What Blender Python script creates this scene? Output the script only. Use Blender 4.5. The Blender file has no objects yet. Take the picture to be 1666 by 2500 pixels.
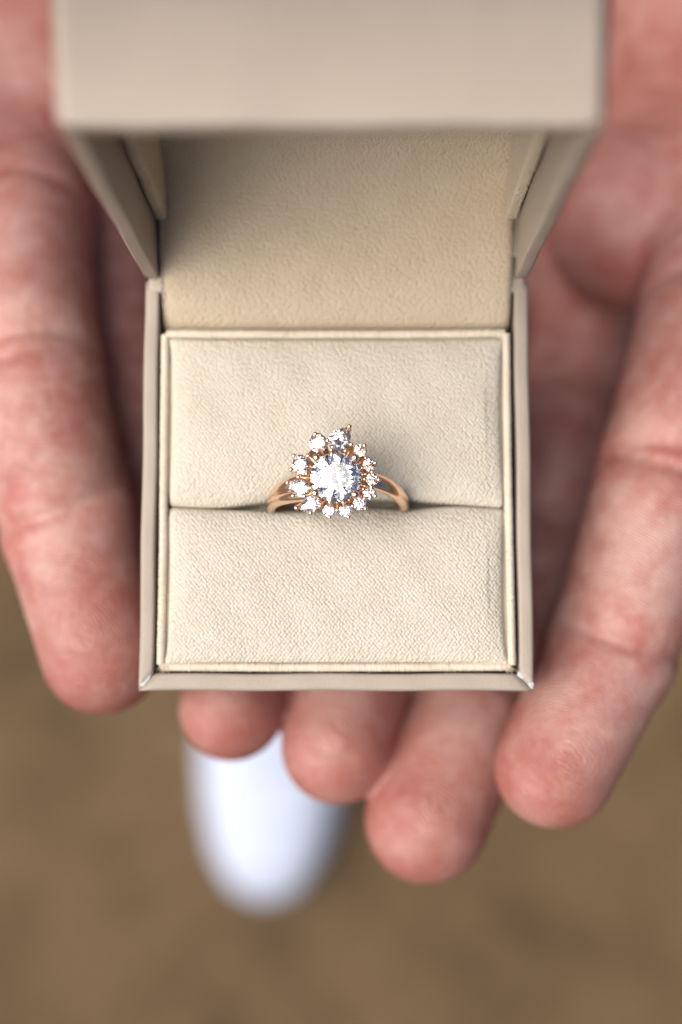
import bpy, math, random
import numpy as np
from mathutils import Vector

random.seed(7); rng = np.random.default_rng(11)
scene = bpy.context.scene
rad = math.radians

# Everything is laid out in millimetres about the middle of the box's open rim
# (x right, y towards the hinge, z up) and built in metres, the rim 0.645 m above the ground.
Z0 = 645.0
def W(p):
    a = np.asarray(p, dtype=float).reshape(-1, 3).copy()
    a[:, 2] += Z0
    return a * 0.001

# ------------------------------------------------------------------ camera
cam_d = bpy.data.cameras.new('camera'); cam = bpy.data.objects.new('camera', cam_d)
scene.collection.objects.link(cam); scene.camera = cam
cam.location = W((1.5637, -24.3458, 182.9505))[0]
cam.rotation_euler = (0.109982, 0.004904, 0.000132)
cam_d.sensor_fit = 'HORIZONTAL'; cam_d.sensor_width = 24.0; cam_d.lens = 46.85
cam_d.clip_start = 0.01; cam_d.clip_end = 200
cam_d.dof.use_dof = True
cam_d.dof.focus_distance = 0.1755
cam_d.dof.aperture_fstop = 5.8

# ------------------------------------------------------------------ world, sun, exposure
SUN_EL, SUN_AZ = rad(57), rad(254)          # azimuth clockwise from +Y
wd = bpy.data.worlds.new('World'); scene.world = wd; wd.use_nodes = True
nt = wd.node_tree; nt.nodes.clear()
sky = nt.nodes.new('ShaderNodeTexSky'); sky.sky_type = 'NISHITA'; sky.sun_disc = False
sky.sun_elevation = SUN_EL; sky.sun_rotation = SUN_AZ
sky.air_density = 1.0; sky.dust_density = 4.0; sky.ozone_density = 1.0
bg = nt.nodes.new('ShaderNodeBackground'); bg.inputs['Strength'].default_value = 0.045
wo = nt.nodes.new('ShaderNodeOutputWorld')
nt.links.new(sky.outputs[0], bg.inputs[0]); nt.links.new(bg.outputs[0], wo.inputs[0])
sd = bpy.data.lights.new('sun', 'SUN'); sd.energy = 4.0; sd.angle = rad(66); sd.color = (1.0, 0.93, 0.84)
sun = bpy.data.objects.new('sun', sd); scene.collection.objects.link(sun)
sdir = Vector((math.sin(SUN_AZ) * math.cos(SUN_EL), math.cos(SUN_AZ) * math.cos(SUN_EL), math.sin(SUN_EL)))
sun.rotation_euler = sdir.to_track_quat('Z', 'Y').to_euler()
sun.location = W(sdir * 3000)[0]
vs = scene.view_settings
vs.view_transform = 'Standard'; vs.look = 'None'; vs.gamma = 1; vs.use_curve_mapping = False
vs.exposure = 0.47
cy = scene.cycles
cy.max_bounces = 24; cy.transmission_bounces = 20; cy.glossy_bounces = 10; cy.diffuse_bounces = 5
cy.use_denoising = True; cy.sample_clamp_indirect = 6.0; cy.caustics_refractive = True; cy.caustics_reflective = False
cy.blur_glossy = 0.2

# ------------------------------------------------------------------ helpers
def link(o): scene.collection.objects.link(o); return o
def empty(name, loc_mm, label=None, cat=None):
    o = link(bpy.data.objects.new(name, None)); o.location = W(loc_mm)[0]; o.empty_display_size = 0.01
    o['base'] = list(loc_mm)
    if label: o['label'] = label; o['category'] = cat
    return o
def mesh_obj(name, verts, faces, mat, parent=None, smooth=True, base=None, local=False):
    """verts in mm (scene frame); one object, parented with an identity local transform."""
    v = np.asarray(verts, dtype=float).reshape(-1, 3)
    me = bpy.data.meshes.new(name)
    top = parent
    while top is not None and top.parent is not None: top = top.parent
    b = np.array(top['base'] if top is not None else (base if base is not None else (0, 0, 0)), dtype=float)
    me.from_pydata((((v - b) * 0.001)).tolist(), [], faces)
    me.validate()
    if smooth: me.polygons.foreach_set('use_smooth', [True] * len(me.polygons))
    me.materials.append(mat); me.update()
    o = link(bpy.data.objects.new(name, me))
    if parent is not None: o.parent = parent
    else: o.location = W(b)[0]
    return o

class Mb:
    def __init__(s): s.v = []; s.f = []; s.n = 0
    def add(s, v, f):
        v = np.asarray(v, dtype=float).reshape(-1, 3)
        s.v.append(v); s.f += [tuple(int(i) + s.n for i in q) for q in f]; s.n += len(v)
    def build(s, name, mat, parent=None, **k): return mesh_obj(name, np.concatenate(s.v), s.f, mat, parent, **k)

def grid_faces(nu, nv, closed_u=False, closed_v=False):
    f = []
    for i in range(nu if closed_u else nu - 1):
        for j in range(nv if closed_v else nv - 1):
            a = i * nv + j; b = ((i + 1) % nu) * nv + j
            c = ((i + 1) % nu) * nv + (j + 1) % nv; d = i * nv + (j + 1) % nv
            f.append((a, b, c, d))
    return f
def tube(path, r, seg=8, up=(0, 0, 1), closed=False, cap=True):
    """round or elliptic tube; r is a number, a list, or a list of (across, up) pairs"""
    P = np.asarray(path, float); n = len(P)
    R_ = np.broadcast_to(np.asarray(r, float).reshape(-1, 1) if np.ndim(r) < 2 else np.asarray(r, float), (n, 2)) if np.ndim(r) else np.full((n, 2), float(r))
    T = np.roll(P, -1, 0) - np.roll(P, 1, 0) if closed else np.gradient(P, axis=0)
    T /= np.linalg.norm(T, axis=1, keepdims=True) + 1e-12
    U = np.broadcast_to(np.asarray(up, float), (n, 3)) if np.ndim(up) < 2 else np.asarray(up, float)
    A = np.cross(T, U); A /= np.linalg.norm(A, axis=1, keepdims=True) + 1e-12
    B = np.cross(A, T)
    a = np.arange(seg) * 2 * np.pi / seg
    V = P[:, None] + A[:, None] * (np.cos(a)[None, :, None] * R_[:, 0][:, None, None]) + B[:, None] * (np.sin(a)[None, :, None] * R_[:, 1][:, None, None])
    f = grid_faces(n, seg, closed, True)
    V = V.reshape(-1, 3)
    if cap and not closed:
        f.append(tuple(range(seg))); f.append(tuple(range((n - 1) * seg, n * seg))[::-1])
    return V, f
def sphere(c, r, seg=12, ring=8, scale=(1, 1, 1)):
    v = [(0, 0, 1)]
    for i in range(1, ring):
        t = math.pi * i / ring
        for j in range(seg):
            p = 2 * math.pi * j / seg; v.append((math.sin(t) * math.cos(p), math.sin(t) * math.sin(p), math.cos(t)))
    v.append((0, 0, -1)); f = []
    for j in range(seg): f.append((0, 1 + j, 1 + (j + 1) % seg))
    for i in range(ring - 2):
        for j in range(seg):
            a = 1 + i * seg + j; b = 1 + i * seg + (j + 1) % seg; f.append((a, a + seg, b + seg, b))
    last = len(v) - 1; o = 1 + (ring - 2) * seg
    for j in range(seg): f.append((last, o + (j + 1) % seg, o + j))
    return np.array(v) * r * np.array(scale) + np.array(c), f
def round_box(lo, hi, r, n=(12, 12, 6)):
    """closed rounded box with a regular grid on every side"""
    lo = np.array(lo, float); hi = np.array(hi, float); key = {}; V = []; F = []
    def vid(i, j, k):
        q = (i, j, k)
        if q not in key:
            key[q] = len(V); V.append(q)
        return key[q]
    nx, ny, nz = n
    for i in range(nx):
        for j in range(ny):
            F.append((vid(i, j, nz), vid(i + 1, j, nz), vid(i + 1, j + 1, nz), vid(i, j + 1, nz)))
            F.append((vid(i, j, 0), vid(i, j + 1, 0), vid(i + 1, j + 1, 0), vid(i + 1, j, 0)))
    for i in range(nx):
        for k in range(nz):
            F.append((vid(i, 0, k), vid(i + 1, 0, k), vid(i + 1, 0, k + 1), vid(i, 0, k + 1)))
            F.append((vid(i, ny, k), vid(i, ny, k + 1), vid(i + 1, ny, k + 1), vid(i + 1, ny, k)))
    for j in range(ny):
        for k in range(nz):
            F.append((vid(0, j, k), vid(0, j, k + 1), vid(0, j + 1, k + 1), vid(0, j + 1, k)))
            F.append((vid(nx, j, k), vid(nx, j + 1, k), vid(nx, j + 1, k + 1), vid(nx, j, k + 1)))
    t = np.array(V, float) / np.array(n)
    # pack grid lines towards the rounded borders
    out = np.zeros_like(t)
    for a in range(3):
        L = hi[a] - lo[a]; m = n[a]; e = max(2, min(4, m // 3)); s = t[:, a] * m
        rr = min(r, L / 2)
        x = np.where(s <= e, rr * s / e, np.where(s >= m - e, L - rr * (m - s) / e, rr + (L - 2 * rr) * (s - e) / max(1e-9, m - 2 * e)))
        out[:, a] = lo[a] + x
    q = np.clip(out, lo + r, hi - r); d = out - q; l = np.linalg.norm(d, axis=1, keepdims=True)
    mx = np.abs(d).max(1, keepdims=True)
    out = np.where(l > 1e-9, q + d / np.maximum(l, 1e-9) * mx, out)
    return out, F

# ------------------------------------------------------------------ materials
def new_mat(name):
    m = bpy.data.materials.new(name); m.use_nodes = True
    nt = m.node_tree; return m, nt, nt.nodes['Principled BSDF']
def N(nt, t, **k):
    n = nt.nodes.new(t)
    for a, b in k.items():
        if a in n.inputs: n.inputs[a].default_value = b
        else: setattr(n, a, b)
    return n
def coords(nt, scale, rot=(0, 0, 0)):
    tc = N(nt, 'ShaderNodeTexCoord'); mp = N(nt, 'ShaderNodeMapping')
    mp.inputs['Scale'].default_value = scale; mp.inputs['Rotation'].default_value = rot
    nt.links.new(tc.outputs['Object'], mp.inputs['Vector']); return mp.outputs[0]
def ramp(nt, src, stops):
    r = N(nt, 'ShaderNodeValToRGB'); e = r.color_ramp.elements
    while len(e) < len(stops): e.new(0.5)
    for s, (p, c) in zip(e, stops): s.position = p; s.color = (*c, 1) if len(c) == 3 else c
    nt.links.new(src, r.inputs[0]); return r.outputs[0]
def mix(nt, fac, a, b, mode='MIX'):
    m = N(nt, 'ShaderNodeMix', data_type='RGBA', blend_type=mode)
    for sock, val in ((m.inputs[0], fac), (m.inputs[6], a), (m.inputs[7], b)):
        if hasattr(val, 'links'): nt.links.new(val, sock)
        elif isinstance(val, (int, float)): sock.default_value = val
        else: sock.default_value = (*val, 1)
    return m.outputs[2]
def math_(nt, op, a, b=0.0):
    m = N(nt, 'ShaderNodeMath', operation=op)
    for s, v in ((m.inputs[0], a), (m.inputs[1], b)):
        if hasattr(v, 'links'): nt.links.new(v, s)
        else: s.default_value = v
    return m.outputs[0]
def bump(nt, h, dist, strength=1.0, prev=None):
    b = N(nt, 'ShaderNodeBump'); b.inputs['Strength'].default_value = strength; b.inputs['Distance'].default_value = dist
    nt.links.new(h, b.inputs['Height'])
    if prev is not None: nt.links.new(prev, b.inputs['Normal'])
    return b.outputs[0]

def fabric(name, col, cell=0.40, zs=1.0, rnd=0.4, depth=0.00012, col2=None, rot=(0, 0, 0.35), sheen=0.15):
    m, nt, p = new_mat(name); L = nt.links
    co = coords(nt, (1000 / cell, 820 / cell, 1000 * zs / cell), rot)
    wob = N(nt, 'ShaderNodeTexNoise', Scale=0.5, Detail=2.0); L.new(co, wob.inputs['Vector'])
    va = N(nt, 'ShaderNodeVectorMath', operation='MULTIPLY_ADD'); va.inputs[1].default_value = (0.35, 0.35, 0.35)
    L.new(wob.outputs['Color'], va.inputs[0]); L.new(co, va.inputs[2])
    vo = N(nt, 'ShaderNodeTexVoronoi', feature='F1', Scale=1.0, Randomness=rnd); L.new(va.outputs[0], vo.inputs['Vector'])
    fz = N(nt, 'ShaderNodeTexNoise', Scale=4.5, Detail=3.0, Roughness=0.65); L.new(co, fz.inputs['Vector'])
    hh = math_(nt, 'ADD', math_(nt, 'MULTIPLY', math_(nt, 'POWER', vo.outputs['Distance'], 1.6), -1.0), math_(nt, 'MULTIPLY', fz.outputs['Fac'], 0.45))
    big = N(nt, 'ShaderNodeTexNoise', Scale=0.09, Detail=4.0, Roughness=0.6); L.new(co, big.inputs['Vector'])
    c2 = col2 or tuple(c * k for c, k in zip(col, (0.86, 0.82, 0.74)))
    c = mix(nt, ramp(nt, big.outputs['Fac'], [(0.38, (0, 0, 0)), (0.66, (1, 1, 1))]), col, tuple(0.55 * a + 0.45 * b for a, b in zip(col, c2)))
    spec = ramp(nt, fz.outputs['Fac'], [(0.36, (1, 1, 1)), (0.55, (0, 0, 0))])
    c = mix(nt, math_(nt, 'MULTIPLY', spec, 0.5), c, c2)
    L.new(c, p.inputs['Base Color']); p.inputs['Roughness'].default_value = 0.95
    p.inputs['Specular IOR Level'].default_value = 0.15
    p.inputs['Sheen Weight'].default_value = sheen; p.inputs['Sheen Roughness'].default_value = 0.5
    L.new(bump(nt, hh, depth), p.inputs['Normal'])
    return m
def leatherette(name, col):
    m, nt, p = new_mat(name); L = nt.links
    co = coords(nt, (1000, 1000, 1000))
    n1 = N(nt, 'ShaderNodeTexNoise', Scale=3.2, Detail=4.0, Roughness=0.6); L.new(co, n1.inputs['Vector'])
    n2 = N(nt, 'ShaderNodeTexNoise', Scale=0.12, Detail=3.0); L.new(co, n2.inputs['Vector'])
    c = mix(nt, n2.outputs['Fac'], tuple(x * 0.93 for x in col), tuple(min(1, x * 1.06) for x in col))
    L.new(c, p.inputs['Base Color'])
    L.new(math_(nt, 'ADD', math_(nt, 'MULTIPLY', n1.outputs['Fac'], 0.2), 0.36), p.inputs['Roughness'])
    p.inputs['Specular IOR Level'].default_value = 0.45
    L.new(bump(nt, n1.outputs['Fac'], 0.00009, 0.8), p.inputs['Normal'])
    return m
M_FAB = fabric('cream_fabric', (0.78, 0.72, 0.63), depth=0.00045, zs=0.12, rot=(0, 0, 0.75))
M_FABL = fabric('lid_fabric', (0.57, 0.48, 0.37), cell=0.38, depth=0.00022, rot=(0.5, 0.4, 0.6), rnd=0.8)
M_CORD = fabric('cord_fabric', (0.66, 0.59, 0.50), cell=0.3, depth=0.00008, rot=(0, 0, 0))
M_LEA = leatherette('taupe_leatherette', (0.35, 0.295, 0.25))
def plain(name, col, rough=0.6, metal=0.0, bumpd=None, bscale=800):
    m, nt, p = new_mat(name); p.inputs['Roughness'].default_value = rough; p.inputs['Metallic'].default_value = metal
    co = coords(nt, (bscale,) * 3); n = N(nt, 'ShaderNodeTexNoise', Scale=1.0, Detail=3.0); nt.links.new(co, n.inputs['Vector'])
    nt.links.new(mix(nt, n.outputs['Fac'], tuple(c * 0.9 for c in col), tuple(min(1, c * 1.08) for c in col)), p.inputs['Base Color'])
    if bumpd: nt.links.new(bump(nt, n.outputs['Fac'], bumpd), p.inputs['Normal'])
    return m
M_DARK = plain('dark_lining_paper', (0.05, 0.045, 0.04), 0.9)
M_CHIP = plain('bare_white_board', (0.50, 0.51, 0.52), 0.95, bumpd=0.0001, bscale=4000)
M_GOLD = plain('rose_gold', (0.98, 0.69, 0.51), 0.17, 1.0)
M_LINT = plain('lint_fibre', (0.70, 0.60, 0.46), 0.9)
def gem_mat(name, ior, tint):
    m = bpy.data.materials.new(name); m.use_nodes = True; nt = m.node_tree; nt.nodes.clear()
    g = N(nt, 'ShaderNodeBsdfGlass', Roughness=0.0, IOR=ior, Color=(*tint, 1)); o = N(nt, 'ShaderNodeOutputMaterial')
    nt.links.new(g.outputs[0], o.inputs[0]); return m
M_GEM = gem_mat('diamond', 2.42, (0.955, 0.958, 0.98))

def skin_mat():
    m, nt, p = new_mat('skin'); L = nt.links
    co = coords(nt, (1000, 1000, 1000))
    def noise(s, d=3.0, r=0.55, dist=0.0):
        n = N(nt, 'ShaderNodeTexNoise', Scale=s, Detail=d, Roughness=r, Distortion=dist); L.new(co, n.inputs['Vector']); return n.outputs['Fac']
    c = mix(nt, ramp(nt, noise(0.085, 3), [(0.36, (0, 0, 0)), (0.64, (1, 1, 1))]), (0.47, 0.268, 0.24), (0.385, 0.155, 0.135))
    c = mix(nt, math_(nt, 'MULTIPLY', ramp(nt, noise(0.33, 3, 0.55, 0.2), [(0.42, (0, 0, 0)), (0.80, (1, 1, 1))]), 0.45), c, (0.60, 0.42, 0.375))
    c = mix(nt, math_(nt, 'MULTIPLY', ramp(nt, noise(0.17, 3, 0.55, 0.2), [(0.48, (0, 0, 0)), (0.80, (1, 1, 1))]), 0.33), c, (0.36, 0.085, 0.075))
    at = N(nt, 'ShaderNodeAttribute', attribute_name='flush_shade')
    c = mix(nt, math_(nt, 'MULTIPLY', at.outputs['Fac'], math_(nt, 'ADD', math_(nt, 'MULTIPLY', noise(0.16, 2), 0.8), 0.1)), c, (0.29, 0.088, 0.07))  # fingertip redness, plus shade painted into palm and finger-root colour
    L.new(c, p.inputs['Base Color'])
    p.inputs['Roughness'].default_value = 0.45; p.inputs['Specular IOR Level'].default_value = 0.45
    p.inputs['Subsurface Weight'].default_value = 0.2; p.inputs['Subsurface Radius'].default_value = (1.0, 0.35, 0.2)
    p.inputs['Subsurface Scale'].default_value = 0.0018
    rg = N(nt, 'ShaderNodeAttribute', attribute_name='ridge')
    wv = math_(nt, 'ADD', rg.outputs['Fac'], math_(nt, 'MULTIPLY', noise(0.25, 2), 2.2))
    wv = math_(nt, 'SINE', math_(nt, 'MULTIPLY', wv, 2 * math.pi / 0.5))
    ra = N(nt, 'ShaderNodeAttribute', attribute_name='ridge_depth')
    b = bump(nt, math_(nt, 'MULTIPLY', wv, ra.outputs['Fac']), 0.00005, 0.8)
    b = bump(nt, noise(1.3, 4, 0.6), 0.00016, 0.8, b)
    L.new(b, p.inputs['Normal'])
    return m
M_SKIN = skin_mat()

# ------------------------------------------------------------------ ground
def ground():
    n = 121; s = np.linspace(-1, 1, n); s = np.sign(s) * np.abs(s) ** 2.6 * 30000
    X, Y = np.meshgrid(s, s, indexing='ij')
    Zg = -645 + 6 * np.sin(X / 61 + 1.3 * np.sin(Y / 83)) * np.sin(Y / 57 + 0.7) - 4 * np.cos(X / 29 + Y / 37)
    Zg = np.where(np.hypot(X, Y) > 3000, -645, Zg) - 4
    m, nt, p = new_mat('brown_earth'); L = nt.links
    co = coords(nt, (1, 1, 1))
    a = N(nt, 'ShaderNodeTexNoise', Scale=8.0, Detail=4.0, Roughness=0.6); L.new(co, a.inputs['Vector'])
    b = N(nt, 'ShaderNodeTexNoise', Scale=60.0, Detail=5.0, Roughness=0.7); L.new(co, b.inputs['Vector'])
    c = ramp(nt, a.outputs['Fac'], [(0.34, (0.066, 0.040, 0.018)), (0.50, (0.118, 0.072, 0.033)), (0.68, (0.155, 0.097, 0.048))])
    c = mix(nt, 0.35, c, ramp(nt, b.outputs['Fac'], [(0.35, (0.05, 0.034, 0.016)), (0.65, (0.20, 0.135, 0.07))]))
    L.new(c, p.inputs['Base Color']); p.inputs['Roughness'].default_value = 0.95
    L.new(bump(nt, b.outputs['Fac'], 0.008), p.inputs['Normal'])
    o = mesh_obj('ground', np.stack([X, Y, Zg], -1).reshape(-1, 3), grid_faces(n, n), m, base=(0, 0, -645))
    o['kind'] = 'structure'
ground()

# ------------------------------------------------------------------ hands (implicit surface -> one continuous mesh each)
def surface_nets(D, org, h):
    ins = D < 0
    nx, ny, nz = D.shape
    cnt = np.zeros((nx - 1, ny - 1, nz - 1), np.int16); acc = np.zeros((nx - 1, ny - 1, nz - 1, 3), np.float32)
    sl = lambda o, n: slice(o, n - 1 + o)
    corners = [(i, j, k) for i in (0, 1) for j in (0, 1) for k in (0, 1)]
    for c0 in corners:
        for ax in range(3):
            if c0[ax]: continue
            c1 = list(c0); c1[ax] = 1
            A = D[sl(c0[0], nx), sl(c0[1], ny), sl(c0[2], nz)]; B = D[sl(c1[0], nx), sl(c1[1], ny), sl(c1[2], nz)]
            x = (A < 0) != (B < 0)
            idx = np.nonzero(x); t = A[idx] / (A[idx] - B[idx])
            pt = np.repeat(np.array(c0, np.float32)[None], len(t), 0); pt[:, ax] += t
            cnt[idx] += 1; acc[idx] += pt
    act = np.nonzero(cnt); vid = -np.ones(cnt.shape, np.int64); vid[act] = np.arange(len(act[0]))
    V = (np.stack(act, 1) + acc[act] / cnt[act][:, None]) * h + org
    F = []
    for ax in range(3):
        a = [slice(0, n) for n in D.shape]; b = list(a); a[ax] = slice(0, -1); b[ax] = slice(1, None)
        A = ins[tuple(a)]; B = ins[tuple(b)]
        E = np.stack(np.nonzero(A != B), 1); o1, o2 = (ax + 1) % 3, (ax + 2) % 3
        ok = (E[:, o1] > 0) & (E[:, o2] > 0) & (E[:, o1] < D.shape[o1] - 1) & (E[:, o2] < D.shape[o2] - 1); E = E[ok]
        q = []
        for d1, d2 in ((-1, -1), (0, -1), (0, 0), (-1, 0)):
            e = E.copy(); e[:, o1] += d1; e[:, o2] += d2; q.append(vid[e[:, 0], e[:, 1], e[:, 2]])
        q = np.stack(q, 1); flip = ~A[E[:, 0], E[:, 1], E[:, 2]]
        q[flip] = q[flip][:, ::-1]; F.append(q)
    return V, np.concatenate(F)
def smin(a, b, k):
    h = np.maximum(k - np.abs(a - b), 0) / k
    return np.minimum(a, b) - h * h * k * 0.25
def cone(P, a, b, ra, rb):
    a = np.asarray(a, np.float32); b = np.asarray(b, np.float32); ba = b - a
    t = np.clip(((P - a) @ ba) / (ba @ ba), 0, 1)
    return np.linalg.norm(P - a - t[..., None] * ba, axis=-1) - (ra + (rb - ra) * t)
def ell(P, c, r):
    r = np.asarray(r, np.float32); q = (P - np.asarray(c, np.float32)) / r
    l = np.linalg.norm(q, axis=-1); return (l - 1) * r.min() * np.where(l < 1, 1, 1.0)
UPV = np.array([0, 0, 1.0])
def finger_sdf(P, J, R):
    """J: tip, dip, pip, base, knuckle ; R: radii. Palmar side looks up."""
    J = [np.array(j, float) for j in J]; d = None
    for i in range(4):
        c = cone(P, J[i], J[i + 1], R[i], R[i + 1])
        d = c if d is None else smin(d, c, 3.0)
    for i in range(3):                                   # soft pads on the palmar side of each phalanx
        t = (J[i + 1] - J[i]); L = np.linalg.norm(t); t /= L; up = UPV - t * (UPV @ t); up /= np.linalg.norm(up)
        f0, f1 = ((0.02, 0.55), (0.3, 0.7), (0.3, 0.75))[i]
        r0 = 0.5 * (R[i] + R[i + 1])
        d = smin(d, cone(P, J[i] + t * L * f0 + up * r0 * 0.26, J[i] + t * L * f1 + up * r0 * 0.22, r0 * (0.80 if i == 0 else 0.83), r0 * 0.82), 3.5)
    for i, offs in ((1, (0.0,)), (2, (-1.9, 1.6)), (3, (1.0,))):     # flexion creases
        t = (J[i + 1] - J[i - 1]); t /= np.linalg.norm(t); up = UPV - t * (UPV @ t); up /= np.linalg.norm(up)
        q = P - J[i]; side = np.cross(t, up)
        for o in offs:
            s = q @ t - o - 0.02 * (q @ side) ** 2 * (1 if o <= 0 else -1) - 0.09 * (q @ side)
            wgt = np.clip((q @ up) / R[i] + 0.25, 0, 1)
            d = d + (0.7 if i == 1 else 0.6) * np.exp(-(s / 0.85) ** 2) * wgt + 0.8 * np.exp(-(s / 3.2) ** 2) * wgt
    return d
def make_hand(label, fingers, radii, palm, thumb, extra, base):
    h = 0.7
    allp = np.array([j for J in fingers for j in J] + [p for s in palm for p in s[:2]] + [j for j in thumb[0]])
    lo = allp.min(0) - 26; hi = allp.max(0) + 26
    ns = np.ceil((hi - lo) / h).astype(int) + 1
    ax = [np.arange(n, dtype=np.float32) * h + l for n, l in zip(ns, lo)]
    def sub(a, b):
        i0 = np.clip(np.floor((np.minimum(a, b) - lo) / h).astype(int), 0, ns - 1); i1 = np.clip(np.ceil((np.maximum(a, b) - lo) / h).astype(int) + 1, 1, ns)
        s = tuple(slice(x, y) for x, y in zip(i0, i1))
        return s, np.stack(np.meshgrid(*[ax[k][s[k]] for k in range(3)], indexing='ij'), -1)
    D = np.full(ns, 60.0, np.float32)
    for a, b, ra, rb in palm:
        a = np.array(a, float); b = np.array(b, float)
        s, P = sub(np.minimum(a, b) - max(ra, rb) - 14, np.maximum(a, b) + max(ra, rb) + 14)
        D[s] = smin(D[s], cone(P, a, b, ra, rb), 9.0)
    for c, r, k in extra:
        c = np.array(c, float); r = np.array(r, float)
        s, P = sub(c - r - 14, c + r + 14); D[s] = smin(D[s], ell(P, c, r), k)
    J, R = thumb
    T = D.copy()
    for i in range(len(J) - 1):
        a, b = np.array(J[i], float), np.array(J[i + 1], float)
        s, P = sub(np.minimum(a, b) - 28, np.maximum(a, b) + 28); T[s] = smin(T[s], cone(P, a, b, R[i], R[i + 1]), 10.0)
    palm_D = T; out = palm_D.copy()
    for J, R in zip(fingers, radii):
        Ja = np.array(J); s, P = sub(Ja.min(0) - 24, Ja.max(0) + 24)
        fd = finger_sdf(P, J, R)
        out[s] = smin(out[s], smin(palm_D[s], fd, 4.0 if J is fingers[0] else 7.0), 0.8)
    V, F = surface_nets(out, lo.astype(np.float32), h)
    # a light Laplacian pass takes the grid's stair-steps out
    for _ in range(2):
        S = np.zeros_like(V); Cn = np.zeros(len(V))
        for k in range(4):
            a, b = F[:, k], F[:, (k + 1) % 4]
            np.add.at(S, a, V[b]); np.add.at(Cn, a, 1)
        V = 0.5 * V + 0.5 * S / np.maximum(Cn, 1)[:, None]
    V = np.asarray(V, float)
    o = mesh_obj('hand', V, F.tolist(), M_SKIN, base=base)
    amp = np.full(len(V), 0.25); fl = np.full(len(V), 1.0); rd = V[:, 1] * 0.9 + V[:, 0] * 0.3; best = np.full(len(V), 4.0)  # fl starts full on the palm: ruddy tone deepened as painted shade
    for J, R in zip(fingers, radii):
        J = [np.array(j, float) for j in J]; off = 0.0
        for i in range(3):
            a, b = J[i], J[i + 1]; ba = b - a; L = np.linalg.norm(ba); t = np.clip(((V - a) @ ba) / L ** 2, 0, 1)
            d = np.linalg.norm(V - a - t[:, None] * ba, axis=1) - (R[i] + (R[i + 1] - R[i]) * t)
            w = d < best
            amp[w] = (np.clip(np.minimum(t + (0.5 if i == 0 else 0), 1 - t) * L / 5.0 - 0.3, 0, 1))[w]
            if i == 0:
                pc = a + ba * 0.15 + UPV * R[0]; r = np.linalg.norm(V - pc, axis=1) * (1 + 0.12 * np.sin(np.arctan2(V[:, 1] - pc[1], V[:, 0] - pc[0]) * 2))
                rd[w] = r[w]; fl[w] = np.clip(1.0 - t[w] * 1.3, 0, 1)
            else:
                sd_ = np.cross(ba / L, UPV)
                rd[w] = (off + t * L + 0.25 * ((V - a) @ sd_))[w]; fl[w] = (0.5 * np.clip(1 - 2 * np.abs(t - (1.0 if i == 1 else 0.0)) * 2, 0, 1))[w] if i == 1 else (0.9 * t)[w]  # slight redness at the middle joint; finger roots darken palmwards as painted shade
            best = np.where(w, d, best); off += L
    for nme, arr in (('flush_shade', fl), ('ridge', rd), ('ridge_depth', amp)):
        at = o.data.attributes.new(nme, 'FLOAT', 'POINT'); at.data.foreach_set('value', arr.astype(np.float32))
    o['label'] = label; o['category'] = 'hand'
    return o

B_F = [[(32.3, -40.5, -19), (41.5, -22.7, -20), (50.7, 4.0, -21), (61.0, 32.7, -28), (66.0, 55.3, -38)],
       [(13.9, -49.7, -31), (22.6, -31.7, -39), (37.0, -2.9, -56), (43.0, 25.6, -68), (49.0, 54.0, -64)],
       [(-0.1, -38.4, -31), (3.8, -21.9, -37), (13.8, 3.6, -53), (27.0, 28.6, -68), (35.0, 56.1, -68)],
       [(-16.9, -32.2, -31), (-14.5, -18.4, -36), (-6.4, 2.2, -48), (9.2, 26.8, -63), (20.0, 56.5, -70)]]
B_R = [[8.7, 9.7, 10.4, 11.5, 13], [9.6, 10.0, 10.4, 11.0, 13], [8.7, 9.5, 9.8, 10.5, 12.5], [8.2, 8.7, 9.0, 9.8, 12]]
B_W = (78, 150, -56)
B_PALM = [(B_F[0][4], (88, 140, -94), 13, 17), (B_F[1][4], (80, 145, -98), 13, 17), (B_F[2][4], (72, 148, -100), 12.5, 17), (B_F[3][4], (62, 150, -100), 12, 17),
          ((78, 148, -98), (90, 200, -112), 24, 27), ((66, 60, -44), (20, 60, -72), 11, 10)]
B_EX = [((70, 98, -54), (20, 30, 18), 10.0), ((51, 52, -43), (14, 15, 14), 3.0), ((48, 110, -78), (16, 34, 14), 9.0)]
B_TH = ([(86, 118, -70), (80, 84, -38), (82, 50, -13), (78, 24, -10)], [16, 13, 10.5, 9])
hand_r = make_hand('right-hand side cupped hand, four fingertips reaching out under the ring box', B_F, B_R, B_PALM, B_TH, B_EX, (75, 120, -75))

A_F = [[(-36.0, -23.6, -23), (-42.0, -3.2, -23), (-48.3, 21.9, -24), (-52.8, 48.0, -32), (-57.0, 73.2, -48)],
       [(-25.0, -19.7, -51), (-31.0, -4.2, -48), (-39.8, 23.7, -45.5), (-45.0, 52.5, -53), (-49.0, 79.7, -60)],
       [(-12.0, -11.0, -68), (-18.0, 4.9, -67), (-27.5, 28.6, -65), (-35.0, 57.2, -69), (-37.3, 81.6, -72)],
       [(-2.7, 9.9, -80), (-6.6, 23.6, -81), (-12.5, 38.6, -81), (-22.8, 60.2, -81), (-25.7, 82.0, -80)]]
A_R = [[9.1, 10.1, 10.3, 11.2, 13], [8.8, 9.6, 10.2, 10.8, 13], [8.2, 9.2, 9.8, 10.5, 12.5], [7.6, 8.3, 9.0, 9.8, 12]]
A_PALM = [(A_F[0][4], (-82, 162, -96), 13, 17), (A_F[1][4], (-74, 167, -100), 13, 17), (A_F[2][4], (-64, 170, -102), 12.5, 17), (A_F[3][4], (-54, 172, -104), 12, 17),
          ((-70, 168, -100), (-80, 222, -114), 24, 27), ((-57, 77, -46), (-22.7, 83, -80), 11, 10)]
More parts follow.
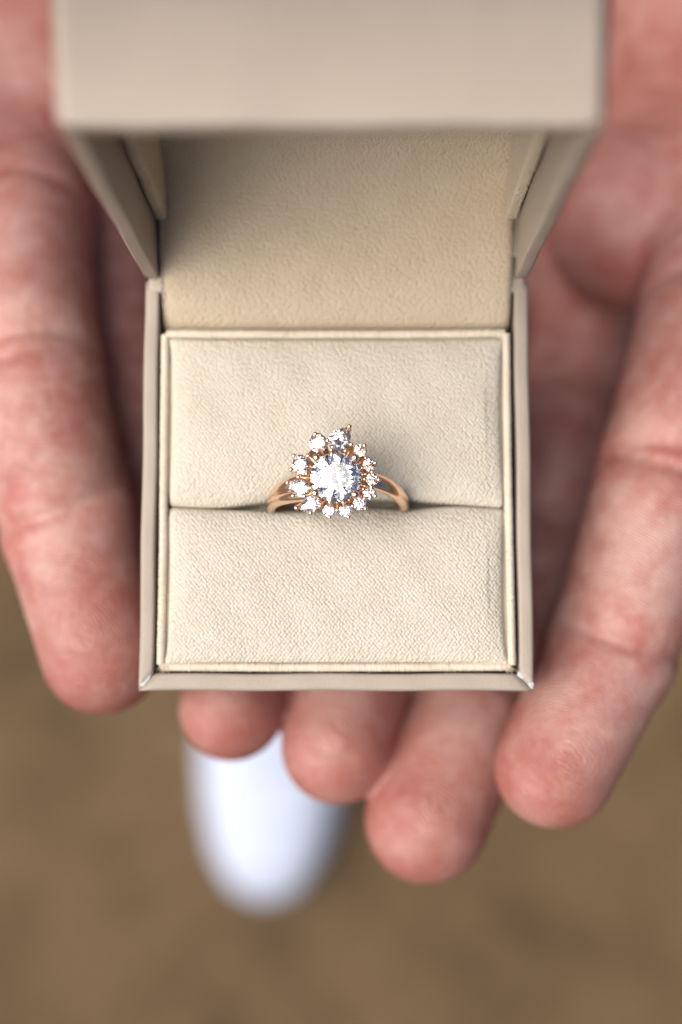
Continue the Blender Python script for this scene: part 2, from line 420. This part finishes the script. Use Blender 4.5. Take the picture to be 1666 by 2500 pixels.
A_EX = [((-54, 78, -48), (22, 28, 19), 2.5), ((-68, 112, -60), (20, 30, 18), 10.0), ((-42, 125, -82), (16, 34, 14), 9.0)]
A_TH = ([(-80, 134, -74), (-78, 100, -42), (-82, 66, -15), (-80, 40, -11)], [16, 13, 10.5, 9])
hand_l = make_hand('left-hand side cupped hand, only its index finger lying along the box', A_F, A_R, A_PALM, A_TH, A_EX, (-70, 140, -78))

# ------------------------------------------------------------------ ring box
HW, HD = 27.0, 28.65            # half width and depth of the rim
TH = rad(88.9)
def lid_map(v):
    v = np.asarray(v, float).reshape(-1, 3); a = HD - v[:, 1]; e = -v[:, 2]
    x = v[:, 0] * (1 + 0.0016 * e)
    return np.stack([x, HD + 0.15 - a * math.cos(TH) + e * math.sin(TH), 0.12 + a * math.sin(TH) + e * math.cos(TH)], 1)
def wall(length, thick, ztop, zbot, r=0.55, mitre=(1, 1), nseg=40):
    """wall running along +x (centred), outer face at y=0, thickness towards +y, rounded top edges, mitred ends"""
    pr = [(0, zbot)]
    for i in range(5): a = math.pi - math.pi / 2 * i / 4; pr.append((r + r * math.cos(a), ztop - r + r * math.sin(a)))
    r2 = r * 0.7
    for i in range(5): a = math.pi / 2 - math.pi / 2 * i / 4; pr.append((thick - r2 + r2 * math.cos(a), ztop - r2 + r2 * math.sin(a)))
    pr.append((thick, zbot)); n = len(pr); V = []
    for i in range(nseg + 1):
        s = i / nseg
        for (y, z) in pr:
            x0 = -length / 2 + (y if mitre[0] else 0) + 0.03; x1 = length / 2 - (y if mitre[1] else 0) - 0.03
            e = min(s, 1 - s) * length; dz = -0.14 * math.exp(-(e / 0.35) ** 2) if z > ztop - 2 * r else 0
            V.append((x0 + (x1 - x0) * s, y, z + dz))
    f = grid_faces(nseg + 1, n, False, True)
    f.append(tuple(range(n))); f.append(tuple(range(nseg * n, nseg * n + n))[::-1])
    return np.array(V), f
def place(v, rotz, off):
    c, s = math.cos(rotz), math.sin(rotz); v = v.copy()
    x = v[:, 0] * c - v[:, 1] * s + off[0]; y = v[:, 0] * s + v[:, 1] * c + off[1]; v[:, 0] = x; v[:, 1] = y; return v
def wobble(v, amp=0.07):
    v = v.copy()
    v[:, 2] += amp * np.sin(v[:, 0] * 0.31 + 1.1) * np.cos(v[:, 1] * 0.23) + amp * 0.5 * np.sin(v[:, 0] * 0.9 + v[:, 1] * 0.7)
    v[:, 0] += amp * 0.8 * np.sin(v[:, 1] * 0.27 + 0.5); v[:, 1] += amp * 0.8 * np.sin(v[:, 0] * 0.33 + 2.0)
    return v
BOX_H = 25.0
box = empty('ring_box', (0, 0, -BOX_H), 'open taupe ring box with cream fabric lining, held in two hands', 'ring box')
tray = None
def shell(fn, parent, thick, height, back_top, back_thick, names):
    T = thick
    for rotz, off, L, zt, th, nm, mt in ((0, (0, -HD), 2 * HW, 0, 2.35, names[0], (1, 1)), (math.pi / 2, (HW, 0), 2 * HD, 0, T, names[1], (1, 0)),
                                      (math.pi, (0, HD), 2 * HW, back_top, back_thick, names[2], (1, 1)), (-math.pi / 2, (-HW, 0), 2 * HD, 0, T, names[1], (0, 1))):
        v, f = wall(L, th, zt, -height + 1.5, mitre=mt); mesh_obj(nm, fn(wobble(place(v, rotz, off))), f, M_LEA, parent)
    v, f = round_box((-HW + 0.02, -HD + 0.02, -height), (HW - 0.02, HD - 0.02, -height + 1.7), 0.6, (10, 10, 6))
    mesh_obj(names[3], fn(v), f, M_LEA, parent)
ident = lambda v: v
tray = mesh_obj('tray', *round_box((-HW + 2.1, -HD + 2.4, -BOX_H + 1.75), (HW - 2.1, HD - 1.6, -9.0), 0.3, (6, 6, 6)), M_DARK, box)
shell(ident, tray, 2.0, BOX_H, -2.2, 1.2, ('front_wall', 'side_wall', 'back_wall', 'bottom_panel'))
lid = None
lv, lf = round_box((-24.6, -HD + 2.6, -20.6), (24.6, HD - 1.2, -19.6), 0.3, (6, 6, 6))
lid = mesh_obj('lid', lid_map(lv), lf, M_DARK, box)
shell(lid_map, lid, 2.0, 22.0, -3.0, 0.8, ('front_wall', 'side_wall', 'hinge_wall', 'top_panel'))
mesh_obj('hinge', *round_box((-26.5, 27.0, -2.0), (26.5, 33.0, 0.03), 0.4, (8, 6, 6)), M_LEA, lid)
# bare board showing at the scuffed front corners of the tray
def chip(pts, z, name='scuff'):
    c = np.mean(pts, 0); V = [(c[0], c[1], z + 0.10)] + [(p[0] + rng.normal(0, .05), p[1] + rng.normal(0, .05), z + rng.uniform(-0.04, 0.07)) for p in pts] + [(p[0], p[1], z - 0.5) for p in pts]
    n = len(pts); f = [(0, 1 + i, 1 + (i + 1) % n) for i in range(n)] + [(1 + i, 1 + n + i, 1 + n + (i + 1) % n, 1 + (i + 1) % n) for i in range(n)]
    mesh_obj(name, V, f, M_CHIP, tray, smooth=False)
chip([(-26.75, -28.15), (-26.2, -28.0), (-25.5, -27.0), (-25.25, -26.4), (-25.6, -26.6), (-26.2, -27.4), (-26.8, -27.75)], -0.14)
chip([(24.75, -26.55), (25.3, -27.0), (26.0, -27.0), (25.6, -26.2), (25.1, -26.0), (24.8, -26.1)], -0.12)
chip([(26.1, -27.6), (26.5, -28.3), (26.9, -28.2), (26.92, -27.6), (26.5, -27.2)], -0.14)

# --- cushion insert
def weave_jitter(v, amp):
    return v + rng.normal(0, amp, v.shape)
cv, cf = round_box((-24.45, -25.85, -6.5), (24.3, 21.65, -0.9), 0.6, (60, 60, 10))
cv[:, 2] -= np.where((np.abs(cv[:, 1] + 3.2) < 1.5) & (cv[:, 2] > -2) & (np.abs(cv[:, 0]) < 23), 5.5, 0)
cushion = mesh_obj('cushion', cv, cf, M_CORD, box)
def cord(path, r, name):
    P = np.asarray(path, float); L = np.concatenate([[0], np.cumsum(np.linalg.norm(np.diff(P, axis=0), axis=1))])
    n = int(L[-1] / 0.14); s = np.linspace(0, L[-1], n)
    Q = np.stack([np.interp(s, L, P[:, k]) for k in range(3)], 1)
    rr = r * (1 + 0.07 * np.abs(np.sin(s * math.pi / 0.42)) + 0.03 * rng.normal(0, 1, n))
    Q[:, 2] += 0.05 * np.sin(s * 0.6); Q += rng.normal(0, 0.012, Q.shape)
    mesh_obj(name, *tube(Q, rr, 9), M_CORD, cushion)
cord([(-24.0, -25.15, -0.45), (-23.9, -10, -0.4), (-24.0, 5, -0.4), (-24.05, 21.0, -0.45)], 0.56, 'piping')
cord([(24.05, -25.15, -0.45), (23.9, -10, -0.4), (23.8, 5, -0.4), (23.85, 21.0, -0.45)], 0.56, 'piping')
cord([(-23.7, -25.4, -0.5), (-8, -25.5, -0.45), (10, -25.45, -0.45), (23.8, -25.35, -0.5)], 0.56, 'piping')
cord([(-23.8, 21.1, -0.4), (-8, 21.0, -0.35), (10, 21.0, -0.35), (23.6, 21.15, -0.4)], 0.58, 'piping')
def pad(y0, y1, slot_side, name):
    hx = 23.22; lo, hi = (-hx, y0, -6.0), (hx, y1, -0.1)
    v, f = round_box(lo, hi, 0.6, (150, 76, 12)); cxm, cym = 0, (y0 + y1) / 2; hy = (y1 - y0) / 2
    u = (v[:, 0] - cxm) / hx; w = (v[:, 1] - cym) / hy
    top = np.clip((v[:, 2] + 3) / 3.6, 0, 1)
    v[:, 2] += top * (2.5 * np.clip(1 - u ** 8, 0, 1) ** 0.6 * np.clip(1 - (w * 0.985) ** 2, 0, 1) ** 0.55)
    v[:, 2] += top * (0.10 * np.sin(v[:, 0] * 0.35 + 0.4) * np.sin(v[:, 1] * 0.45) + 0.05 * np.sin(v[:, 0] * 0.8 + v[:, 1] * 0.5))
    # pointed corners and edges drawn in a little, as stitched covers do
    cor = (np.abs(u) ** 10) * (np.abs(w) ** 10)
    out = -np.sign(slot_side) * w > 0
    v[:, 0] += np.sign(u) * (0.55 * cor * out - 0.25 * (np.abs(u) > 0.9) * (1 - np.clip(w * w, 0, 1)))
    v[:, 1] += np.sign(w) * 0.35 * cor * out
    # the slot opens where the ring is pushed in
    g = 0.03 + 0.62 * np.exp(-(np.clip(np.abs(v[:, 0] - 0.2) - 9.0, 0, None) / 5.0) ** 2)
    near = np.clip(1 + slot_side * w, 0, 1) if False else np.clip(slot_side * w * 1.0, 0, 1) ** 4; edge = np.clip(slot_side * w, 0, 1) ** 9
    v[:, 1] -= slot_side * g * near
    v[:, 1] += near * (0.28 * np.sin(v[:, 0] * 0.14 + 0.8) + 0.08 * np.sin(v[:, 0] * 0.47))
    v[:, 2] -= edge * top * (1.0 + 0.35 * np.exp(-((np.abs(v[:, 0]) - 10) / 5) ** 2))
    mesh_obj(name, v, f, M_FAB, cushion)
pad(-3.15, 20.25, -1, 'pad'); pad(-24.85, -3.25, 1, 'pad')

# --- hinge flap running from the cushion into the lid, and the lid's back lining: one felt sheet
prof = np.array([(21.9, -2.6), (22.3, -1.2), (25, -0.25), (28.65, 1.0), (32, 1.75), (37, 2.5), (41.5, 3.8), (45.0, 6.8), (46.9, 11.5), (47.4, 18), (47.5, 30), (47.4, 54.5)])
t = np.concatenate([[0], np.cumsum(np.linalg.norm(np.diff(prof, axis=0), axis=1))]); ts = np.linspace(0, t[-1], 110)
def smooth_interp(ts, t, y):
    o = np.interp(ts, t, y)
    for _ in range(14): o[1:-1] = 0.25 * o[:-2] + 0.5 * o[1:-1] + 0.25 * o[2:]
    return o
py, pz = smooth_interp(ts, t, prof[:, 0]), smooth_interp(ts, t, prof[:, 1])
ty, tz = np.gradient(py), np.gradient(pz); tl = np.hypot(ty, tz); nyv, nzv = tz / tl, -ty / tl      # points down/back
nx = 60; xs = np.linspace(-1, 1, nx); V = []
for side in (0, 1):
    for i in range(len(ts)):
        hw = 24.45 + 0.25 * min(1, ts[i] / 12)
        e = np.abs(xs) ** 24 * 0.35
        k = 0.9 * side + (e if not side else 0)
        ripple = 0.09 * np.sin(xs * 7 + ts[i] * 0.2) * math.exp(-((ts[i] - 15) / 6) ** 2)
        V.append(np.stack([xs * hw, py[i] + nyv[i] * k + 0 * xs, pz[i] + nzv[i] * k + ripple * (1 - side)], 1))
V = np.concatenate(V); n = len(ts); off = n * nx
F = grid_faces(n, nx); F += [tuple(q + off for q in f[::-1]) for f in F]
for i in range(n - 1):
    for j in (0, nx - 1): F.append((i * nx + j, (i + 1) * nx + j, (i + 1) * nx + j + off, i * nx + j + off))
for j in range(nx - 1):
    for i in (0, n - 1): F.append((i * nx + j, i * nx + j + 1, i * nx + j + 1 + off, i * nx + j + off))
mesh_obj('hinge_flap', V, F, M_FABL, box)
# --- padded side linings and front lining of the lid
for s in (-1, 1):
    v, f = round_box((-0.85, 0, 0), (0.85, 10.4, 53.5), 0.55, (6, 10, 30))
    v[:, 0] += 24.0; v[:, 0] *= s
    v[:, 1] += 36.4 + 0.10 * np.sin(v[:, 2] * 0.5); v[:, 2] += 3.0
    v[:, 0] += s * 0.0016 * 24 * np.clip(v[:, 1] - 28, 0, None)
    if s < 0: f = [q[::-1] for q in f]
    mesh_obj('side_lining', v, f, M_FABL, lid)
v, f = round_box((-23.0, 36.4, 53.3), (23.0, 46.9, 54.9), 0.5, (30, 10, 6)); mesh_obj('front_lining', v, f, M_FABL, lid)

# --- loose fibres along the fabric edges
def fibres(name, samples, parent, mat):
    b = Mb()
    for (p, d, L) in samples:
        p = np.array(p); d = np.array(d, float) + rng.normal(0, 0.45, 3); d /= np.linalg.norm(d)
        bend = rng.normal(0, 0.5, 3); path = [p + d * L * t + bend * L * t * t * 0.6 for t in (0, 0.35, 0.7, 1.0)]
        b.add(*tube(path, [0.022, 0.02, 0.016, 0.008], 3, up=(0.31, 0.4, 0.86), cap=False))
    o = b.build(name, mat, parent); o['kind'] = 'stuff'
S = []
for s in (-1, 1):
    for _ in range(260):
        z = rng.uniform(4, 45); S.append(((s * (24.6 + rng.normal(0, .15)), 36.45, z), (0.3 * s, -1, 0.1), rng.uniform(0.2, 0.8)))
fibres('fibre_fuzz', S, lid, M_LINT)
S = []
for _ in range(500):
    x = rng.uniform(-23.5, 23.5); S.append(((x, -25.75, -0.1), (0, -0.7, 0.7), rng.uniform(0.1, 0.4)))
for _ in range(400):
    y = rng.uniform(-25, 20); s = rng.choice((-1, 1)); S.append(((s * 24.1, y, 0.45), (0.5 * s, 0, 0.8), rng.uniform(0.1, 0.35)))
for s in (-1, 1):
    for _ in range(45): S.append(((s * rng.uniform(22.8, 24.0), -25.5 + rng.normal(0, .2), rng.uniform(-0.3, 0.3)), (0.5 * s, -0.8, 0.4), rng.uniform(0.3, 1.0)))
fibres('fibre_fuzz', S, cushion, M_LINT)

# ------------------------------------------------------------------ ring
LEAN = rad(10); RC = np.array([0.2, -3.2, -0.6])
RU = np.array([1, 0, 0.0]); RV = np.array([0, math.cos(LEAN), -math.sin(LEAN)]); RN = np.array([0, math.sin(LEAN), math.cos(LEAN)])
def RL(p): p = np.asarray(p, float).reshape(-1, 3); return RC + p[:, :1] * RU + p[:, 1:2] * RV + p[:, 2:] * RN
def RH(p):
    """the head sits on the band tipped a little towards the viewer"""
    p = np.asarray(p, float).reshape(-1, 3) - np.array([0, 0.3, 11.9]); c, s_ = math.cos(rad(14)), math.sin(rad(14))
    return RL(np.stack([p[:, 0], p[:, 1] * 0.97 * c - p[:, 2] * s_, p[:, 1] * 0.97 * s_ + p[:, 2] * c], 1) + np.array([0, 0.3, 11.9]))
ring = empty('engagement_ring', tuple(RC - 9.7 * RN), 'rose gold ring with a round diamond in an uneven cluster halo', 'ring')
RO = 9.15
def strand(side, sgn, ph0, off, wmax, wa0, wa1):
    ph = np.radians(np.linspace(ph0, 82, 70)); deg = np.degrees(ph)
    t_ = np.clip((deg - 4) / 60, 0, 1); t_ = t_ * t_ * (3 - 2 * t_); w = off + (wmax - off) * t_
    r = RO + 0.25 * np.clip(deg / 80, 0, 1)
    P = np.stack([side * r * np.cos(ph), sgn * w, r * np.sin(ph)], 1)
    up = np.stack([side * np.cos(ph), np.zeros_like(ph), np.sin(ph)], 1)
    wa = wa0 + (wa1 - wa0) * t_
    return P, np.stack([wa, np.full_like(wa, 0.80)], 1), up
b = Mb()
for side, sgn, ph0, off, wmax, wa0, wa1 in ((-1, 1, -92, 0.3, 1.1, 1.0, 1.1), (-1, -1, -92, 0.35, 1.0, 0.85, 0.8),
                                           (1, 1, -92, 0.05, 1.1, 1.2, 1.15)):
    P, r, up = strand(side, sgn, ph0, off, wmax, wa0, wa1); v, f = tube(P, r, 16, up=up); b.add(RL(v), f)
band = b.build('band', M_GOLD, ring)

def brilliant(rx, ry, pear=0.0):
    """round brilliant: table, stars, kites, girdle, pavilion; stretched to an oval or drawn out to a pear point (+x)"""
    ct, pt = math.tan(rad(34.5)), math.tan(rad(40.9)); V = []; F = []
    c8 = math.cos(rad(22.5)); gt = 0.035
    for i in range(8): a = rad(45 * i); V.append((0.56 * math.cos(a), 0.56 * math.sin(a), (1 - 0.56) * ct + gt))          # 0-7 table
    for i in range(8): a = rad(45 * i + 22.5); m_ = 0.765; V.append((m_ * math.cos(a), m_ * math.sin(a), (1 - m_ * c8) * ct + gt))  # 8-15
    for i in range(16): a = rad(22.5 * i); V.append((math.cos(a), math.sin(a), gt))                                      # 16-31
    for i in range(16): a = rad(22.5 * i); V.append((math.cos(a), math.sin(a), -gt))                                     # 32-47
    for i in range(8): a = rad(45 * i + 22.5); m_ = 0.24; V.append((m_ * math.cos(a), m_ * math.sin(a), -(1 - m_ * c8) * pt - gt))  # 48-55
    V.append((0, 0, -pt - gt))                                                                                              # 56
    F.append(tuple(range(8)))
    for i in range(8):
        j = (i + 1) % 8
        F.append((i, 8 + i, j))
        F.append((i, 8 + (i - 1) % 8, 16 + 2 * i, 8 + i))
        F.append((8 + i, 16 + 2 * i, 16 + (2 * i + 1) % 16)); F.append((8 + i, 16 + (2 * i + 1) % 16, 16 + (2 * i + 2) % 16))
        F.append((48 + i, 32 + (2 * i + 1) % 16, 32 + 2 * i)); F.append((48 + i, 32 + (2 * i + 2) % 16, 32 + (2 * i + 1) % 16))
        F.append((56, 48 + i, 32 + 2 * i, 48 + (i - 1) % 8))
    for i in range(16): j = (i + 1) % 16; F.append((16 + i, 32 + i, 32 + j, 16 + j))
    V = np.array(V)
    if pear:
        r = np.hypot(V[:, 0], V[:, 1]); k = np.clip(V[:, 0], 0, None) 
        V[:, 0] += pear * k ** 2; V[:, 1] *= 1 - 0.42 * pear / 0.5 * k ** 2 * 0.9
    s = min(rx, ry); V = V * np.array([rx, ry, s]); return V, F
def gem(name, x, y, h, rx, ry, rot=0.0, pear=0.0, tilt=None):
    v, f = brilliant(rx, ry, pear)
    c, s = math.cos(rad(rot)), math.sin(rad(rot)); v = np.stack([v[:, 0] * c - v[:, 1] * s, v[:, 0] * s + v[:, 1] * c, v[:, 2]], 1)
    k = tilt if tilt is not None else 0.0
    d = math.hypot(x, y) or 1.0
    v[:, 2] -= k * (v[:, 0] * x + v[:, 1] * y) / d           # halo stones lean outwards a little
    return mesh_obj(name, RH(v + np.array([x, y, h])), f, M_GEM, ring, smooth=False)
gem('center_stone', -0.12, 0.3, 12.55, 3.33, 3.33, 10)
HH = 11.75
ACC = [('pear_stone', 0.30, 5.35, 1.48, 1.42, 52, 0.40), ('pear_stone', -2.42, 4.90, 1.28, 1.2, 108, 0.20), ('oval_stone', -4.71, 2.04, 1.38, 1.08, 105, 0),
       ('oval_stone', -4.94, -1.04, 1.36, 1.10, 170, 0), ('pear_stone', -3.42, -3.32, 1.36, 1.06, 203, 0.20)]
RND = [(3.05, 3.95), (4.22, 1.99), (4.6, 0.03), (4.2, -1.74), (2.95, -3.21), (1.12, -4.13), (-0.99, -4.15)]
for nm, x, y, rx, ry, rot, pr in ACC: gem(nm, x, y, HH, rx, ry, rot, pr, 0.06)
for x, y in RND: gem('round_stone', x, y, HH - 0.05, 0.87, 0.87, rng.uniform(0, 45), 0, 0.05)
def prong(x, y, h, r, foot, name='prong'):
    v, f = sphere((x, y, h), r, 12, 8, (1, 1, 0.85)); b = Mb(); b.add(RH(v), f)
    fx, fy, fh = foot
    P = np.array([(x, y, h), (x * 1.0, y * 1.0, h - 0.5), ((x + fx) / 2, (y + fy) / 2, (h + fh) / 2 - 0.1), (fx, fy, fh)])
    v, f = tube(P, [r * 0.8, r * 0.85, r * 0.9, r * 1.05], 8, up=(0.3, 0.9, 0.1)); b.add(RH(v), f)
    b.build(name, M_GOLD, ring)
PR = [(1.63, 7.15), (1.86, 4.73), (3.6, 4.59), (1.12, 3.89), (3.75, 2.93), (3.27, 1.58), (4.97, 2.24), (4.57, 1.03), (3.61, 0.05), (5.45, 0.0), (4.48, -0.99), (3.42, -1.31), (4.97, -2.21), (3.54, -2.54), (3.72, -3.87), (2.06, -3.54), (0.8, -3.05), (1.51, -4.97), (0.02, -4.11), (-0.98, -5.05), (-0.95, -3.05), (-1.21, 5.26), (-0.73, 4.01), (-2.84, 6.15), (-5.6, 3.22), (-3.76, 3.22), (-5.98, 1.37), (-3.96, 0.82), (-5.03, 0.38), (-6.42, -0.39), (-5.7, -2.16), (-4.22, -2.21), (-3.45, -1.1), (-5.29, -3.78), (-3.42, -4.43), (-2.19, -3.54)]
for i, (x, y) in enumerate(PR):
    big = x < -2 or y > 4.4
    prong(x, y, 12.1, 0.33 if big else 0.29, (x * 0.97, y * 0.97, 10.9) if math.hypot(x, y - 0.2) < 4.3 else (x * 0.72, y * 0.72, 9.6))
for x, y in [(-2.64, 2.88), (2.36, 2.87), (-2.77, -1.86), (2.35, -2.06)]:
    prong(x, y, 13.25, 0.56, (x * 0.62, y * 0.62, 9.6))
# gallery: a plate under the halo and the cup of the centre stone
hal = [(0.30, 5.35), (-2.42, 4.9), (-4.71, 2.04), (-4.94, -1.04), (-3.42, -3.32)] + RND[::-1]
hal = np.array(hal); ang = np.arctan2(hal[:, 1] - 0.2, hal[:, 0]); hal = hal[np.argsort(ang)]
nn = 96; th = np.linspace(-np.pi, np.pi, nn, endpoint=False); sa = np.sort(ang); rr = np.hypot(hal[:, 0], hal[:, 1] - 0.2)
ro = np.interp(th, np.concatenate([sa - 2 * np.pi, sa, sa + 2 * np.pi]), np.tile(rr, 3))
lay = []
for k, hh in ((0, 9.3), (0.45, 9.2), (1.0, 10.5), (0.98, 10.8), (0.57, 10.95), (0.56, 11.45), (0.5, 11.75), (0.42, 11.6), (0.3, 9.9)):
    rk = (2.05 + (ro - 2.05) * k) if k > 0.9 else np.full(nn, {0: 2.1, 0.45: 2.6, 0.57: 3.6, 0.56: 3.5, 0.5: 2.9, 0.42: 2.55, 0.3: 1.7}[k])
    lay.append(np.stack([rk * np.cos(th), rk * np.sin(th) + 0.2, np.full(nn, hh)], 1))
lay = np.array(lay); v = lay.reshape(-1, 3); mesh_obj('gallery', RH(v), grid_faces(len(lay), nn, True, True), M_GOLD, ring)

# ------------------------------------------------------------------ white shoe on the ground below
def shoe():
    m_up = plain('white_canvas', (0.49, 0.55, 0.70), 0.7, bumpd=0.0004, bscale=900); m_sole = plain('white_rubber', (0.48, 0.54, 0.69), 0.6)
    m_in = plain('shoe_lining', (0.25, 0.25, 0.27), 0.9)
    root = empty('shoe', (-46, -20, -645), 'white canvas shoe on the brown ground below the hands, toe towards viewer', 'shoe')
    y0, y1 = -166, 122; Lh = y1 - y0
    T = np.concatenate([0.5 - 0.5 * np.cos(np.linspace(0, np.pi, 60))])
    def hw(t): 
        return np.interp(t, [0, .01, .04, .1, .18, .28, .38, .5, .62, .75, .88, .95, .985, 1], [0, 14, 24, 34, 41, 45, 45, 42, 38, 35, 33, 28, 17, 0])
    cxs = lambda t: -46 - 6 * (1 - t) * 0 + 7 * np.sin(t * 3.0) * 0.6 - 2 * (1 - t) ** 2 + 2
    yy = y0 + Lh * T
    # sole
    V = []; hts = [(-645 + 1, 0.90), (-645 + 2, 0.96), (-645 + 14, 1.0), (-645 + 26, 0.99), (-645 + 28, 0.95)]
    out = np.concatenate([np.stack([cxs(T) - hw(T), yy], 1), np.stack([cxs(T) + hw(T), yy], 1)[::-1][1:-1]]); n = len(out); cen = np.array([-46, -20])
    for z, k in hts: V.append(np.concatenate([cen + (out - cen) * k, np.full((n, 1), z)], 1))
    v = np.concatenate(V); f = grid_faces(len(hts), n, False, True); f.append(tuple(range(n))[::-1]); f.append(tuple(range((len(hts) - 1) * n, len(hts) * n)))
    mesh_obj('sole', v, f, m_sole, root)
    # upper: arched sections, open at the ankle
    def top(t): return np.interp(t, [0, .02, .06, .12, .2, .3, .42, .5, .6, .8, .95, 1], [4, 14, 24, 32, 37, 45, 62, 70, 66, 60, 68, 66])
    a = np.linspace(0, np.pi, 25); V = []
    Tu = np.linspace(0.006, 0.52, 46)
    for t in Tu:
        w = hw(t) * 0.955; c = cxs(t); z = -645 + 26 + top(t) * np.abs(np.sin(a)) ** 0.62
        V.append(np.stack([c - w * np.sign(np.cos(a)) * np.abs(np.cos(a)) ** 0.8, np.full_like(a, y0 + 1.5 + (Lh - 3) * t), z], 1))
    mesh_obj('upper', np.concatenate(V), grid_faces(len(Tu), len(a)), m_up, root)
    V = []; Tq = np.concatenate([np.linspace(0.5, 1, 40)])
    rim = np.concatenate([np.stack([cxs(Tq) - hw(Tq) * .955, y0 + (Lh - 2) * Tq], 1), np.stack([cxs(Tq) + hw(Tq) * .955, y0 + (Lh - 2) * Tq], 1)[::-1]])
    tq = np.concatenate([Tq, Tq[::-1]]); ccen = np.stack([cxs(tq), rim[:, 1]], 1)
    for k, s_ in ((0, 1), (0.5, 0.97), (0.9, 0.80), (1.0, 0.74), (0.9, 0.68), (0.2, 0.75)):
        V.append(np.concatenate([ccen + (rim - ccen) * s_, (-645 + 26 + top(tq) * k)[:, None]], 1))
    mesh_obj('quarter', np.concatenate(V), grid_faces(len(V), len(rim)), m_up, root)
    # toe cap, tongue, laces, insole
    V = []
    for t in np.linspace(0.004, 0.17, 16):
        w = hw(t) * 0.962; z = -645 + 26.3 + (top(t) + 1.1) * np.abs(np.sin(a)) ** 0.62
        V.append(np.stack([cxs(t) - w * np.sign(np.cos(a)) * np.abs(np.cos(a)) ** 0.8, np.full_like(a, y0 + 0.8 + (Lh - 3) * t), z], 1))
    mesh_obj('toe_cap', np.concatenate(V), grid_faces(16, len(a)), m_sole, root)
    v, f = round_box((-66, -40, -570), (-18, 12, -563), 3, (12, 12, 6)); v[:, 2] += (v[:, 1] + 40) * 0.42 - ((v[:, 0] + 42) / 12) ** 2; mesh_obj('tongue', v, f, m_up, root)
    for i in range(5):
        t = 0.27 + 0.055 * i; xx = np.linspace(-19, 19, 13); yv = y0 + Lh * t
        z = -645 + 26 + top(t) * (1 - np.abs(xx / (hw(t) * 0.955)) ** 2.4 * 0.55) + 1.8
        v, f = tube(np.stack([xx + cxs(t), yv + xx * 0.12, z], 1), [[3.2, 1.3]] * 13, 8, up=(0, 0, 1)); mesh_obj('lace', v, f, m_up, root)
    v, f = round_box((-74, -25, -640), (-18, 112, -615), 6, (8, 10, 6)); mesh_obj('insole', v, f, m_in, root)
shoe()
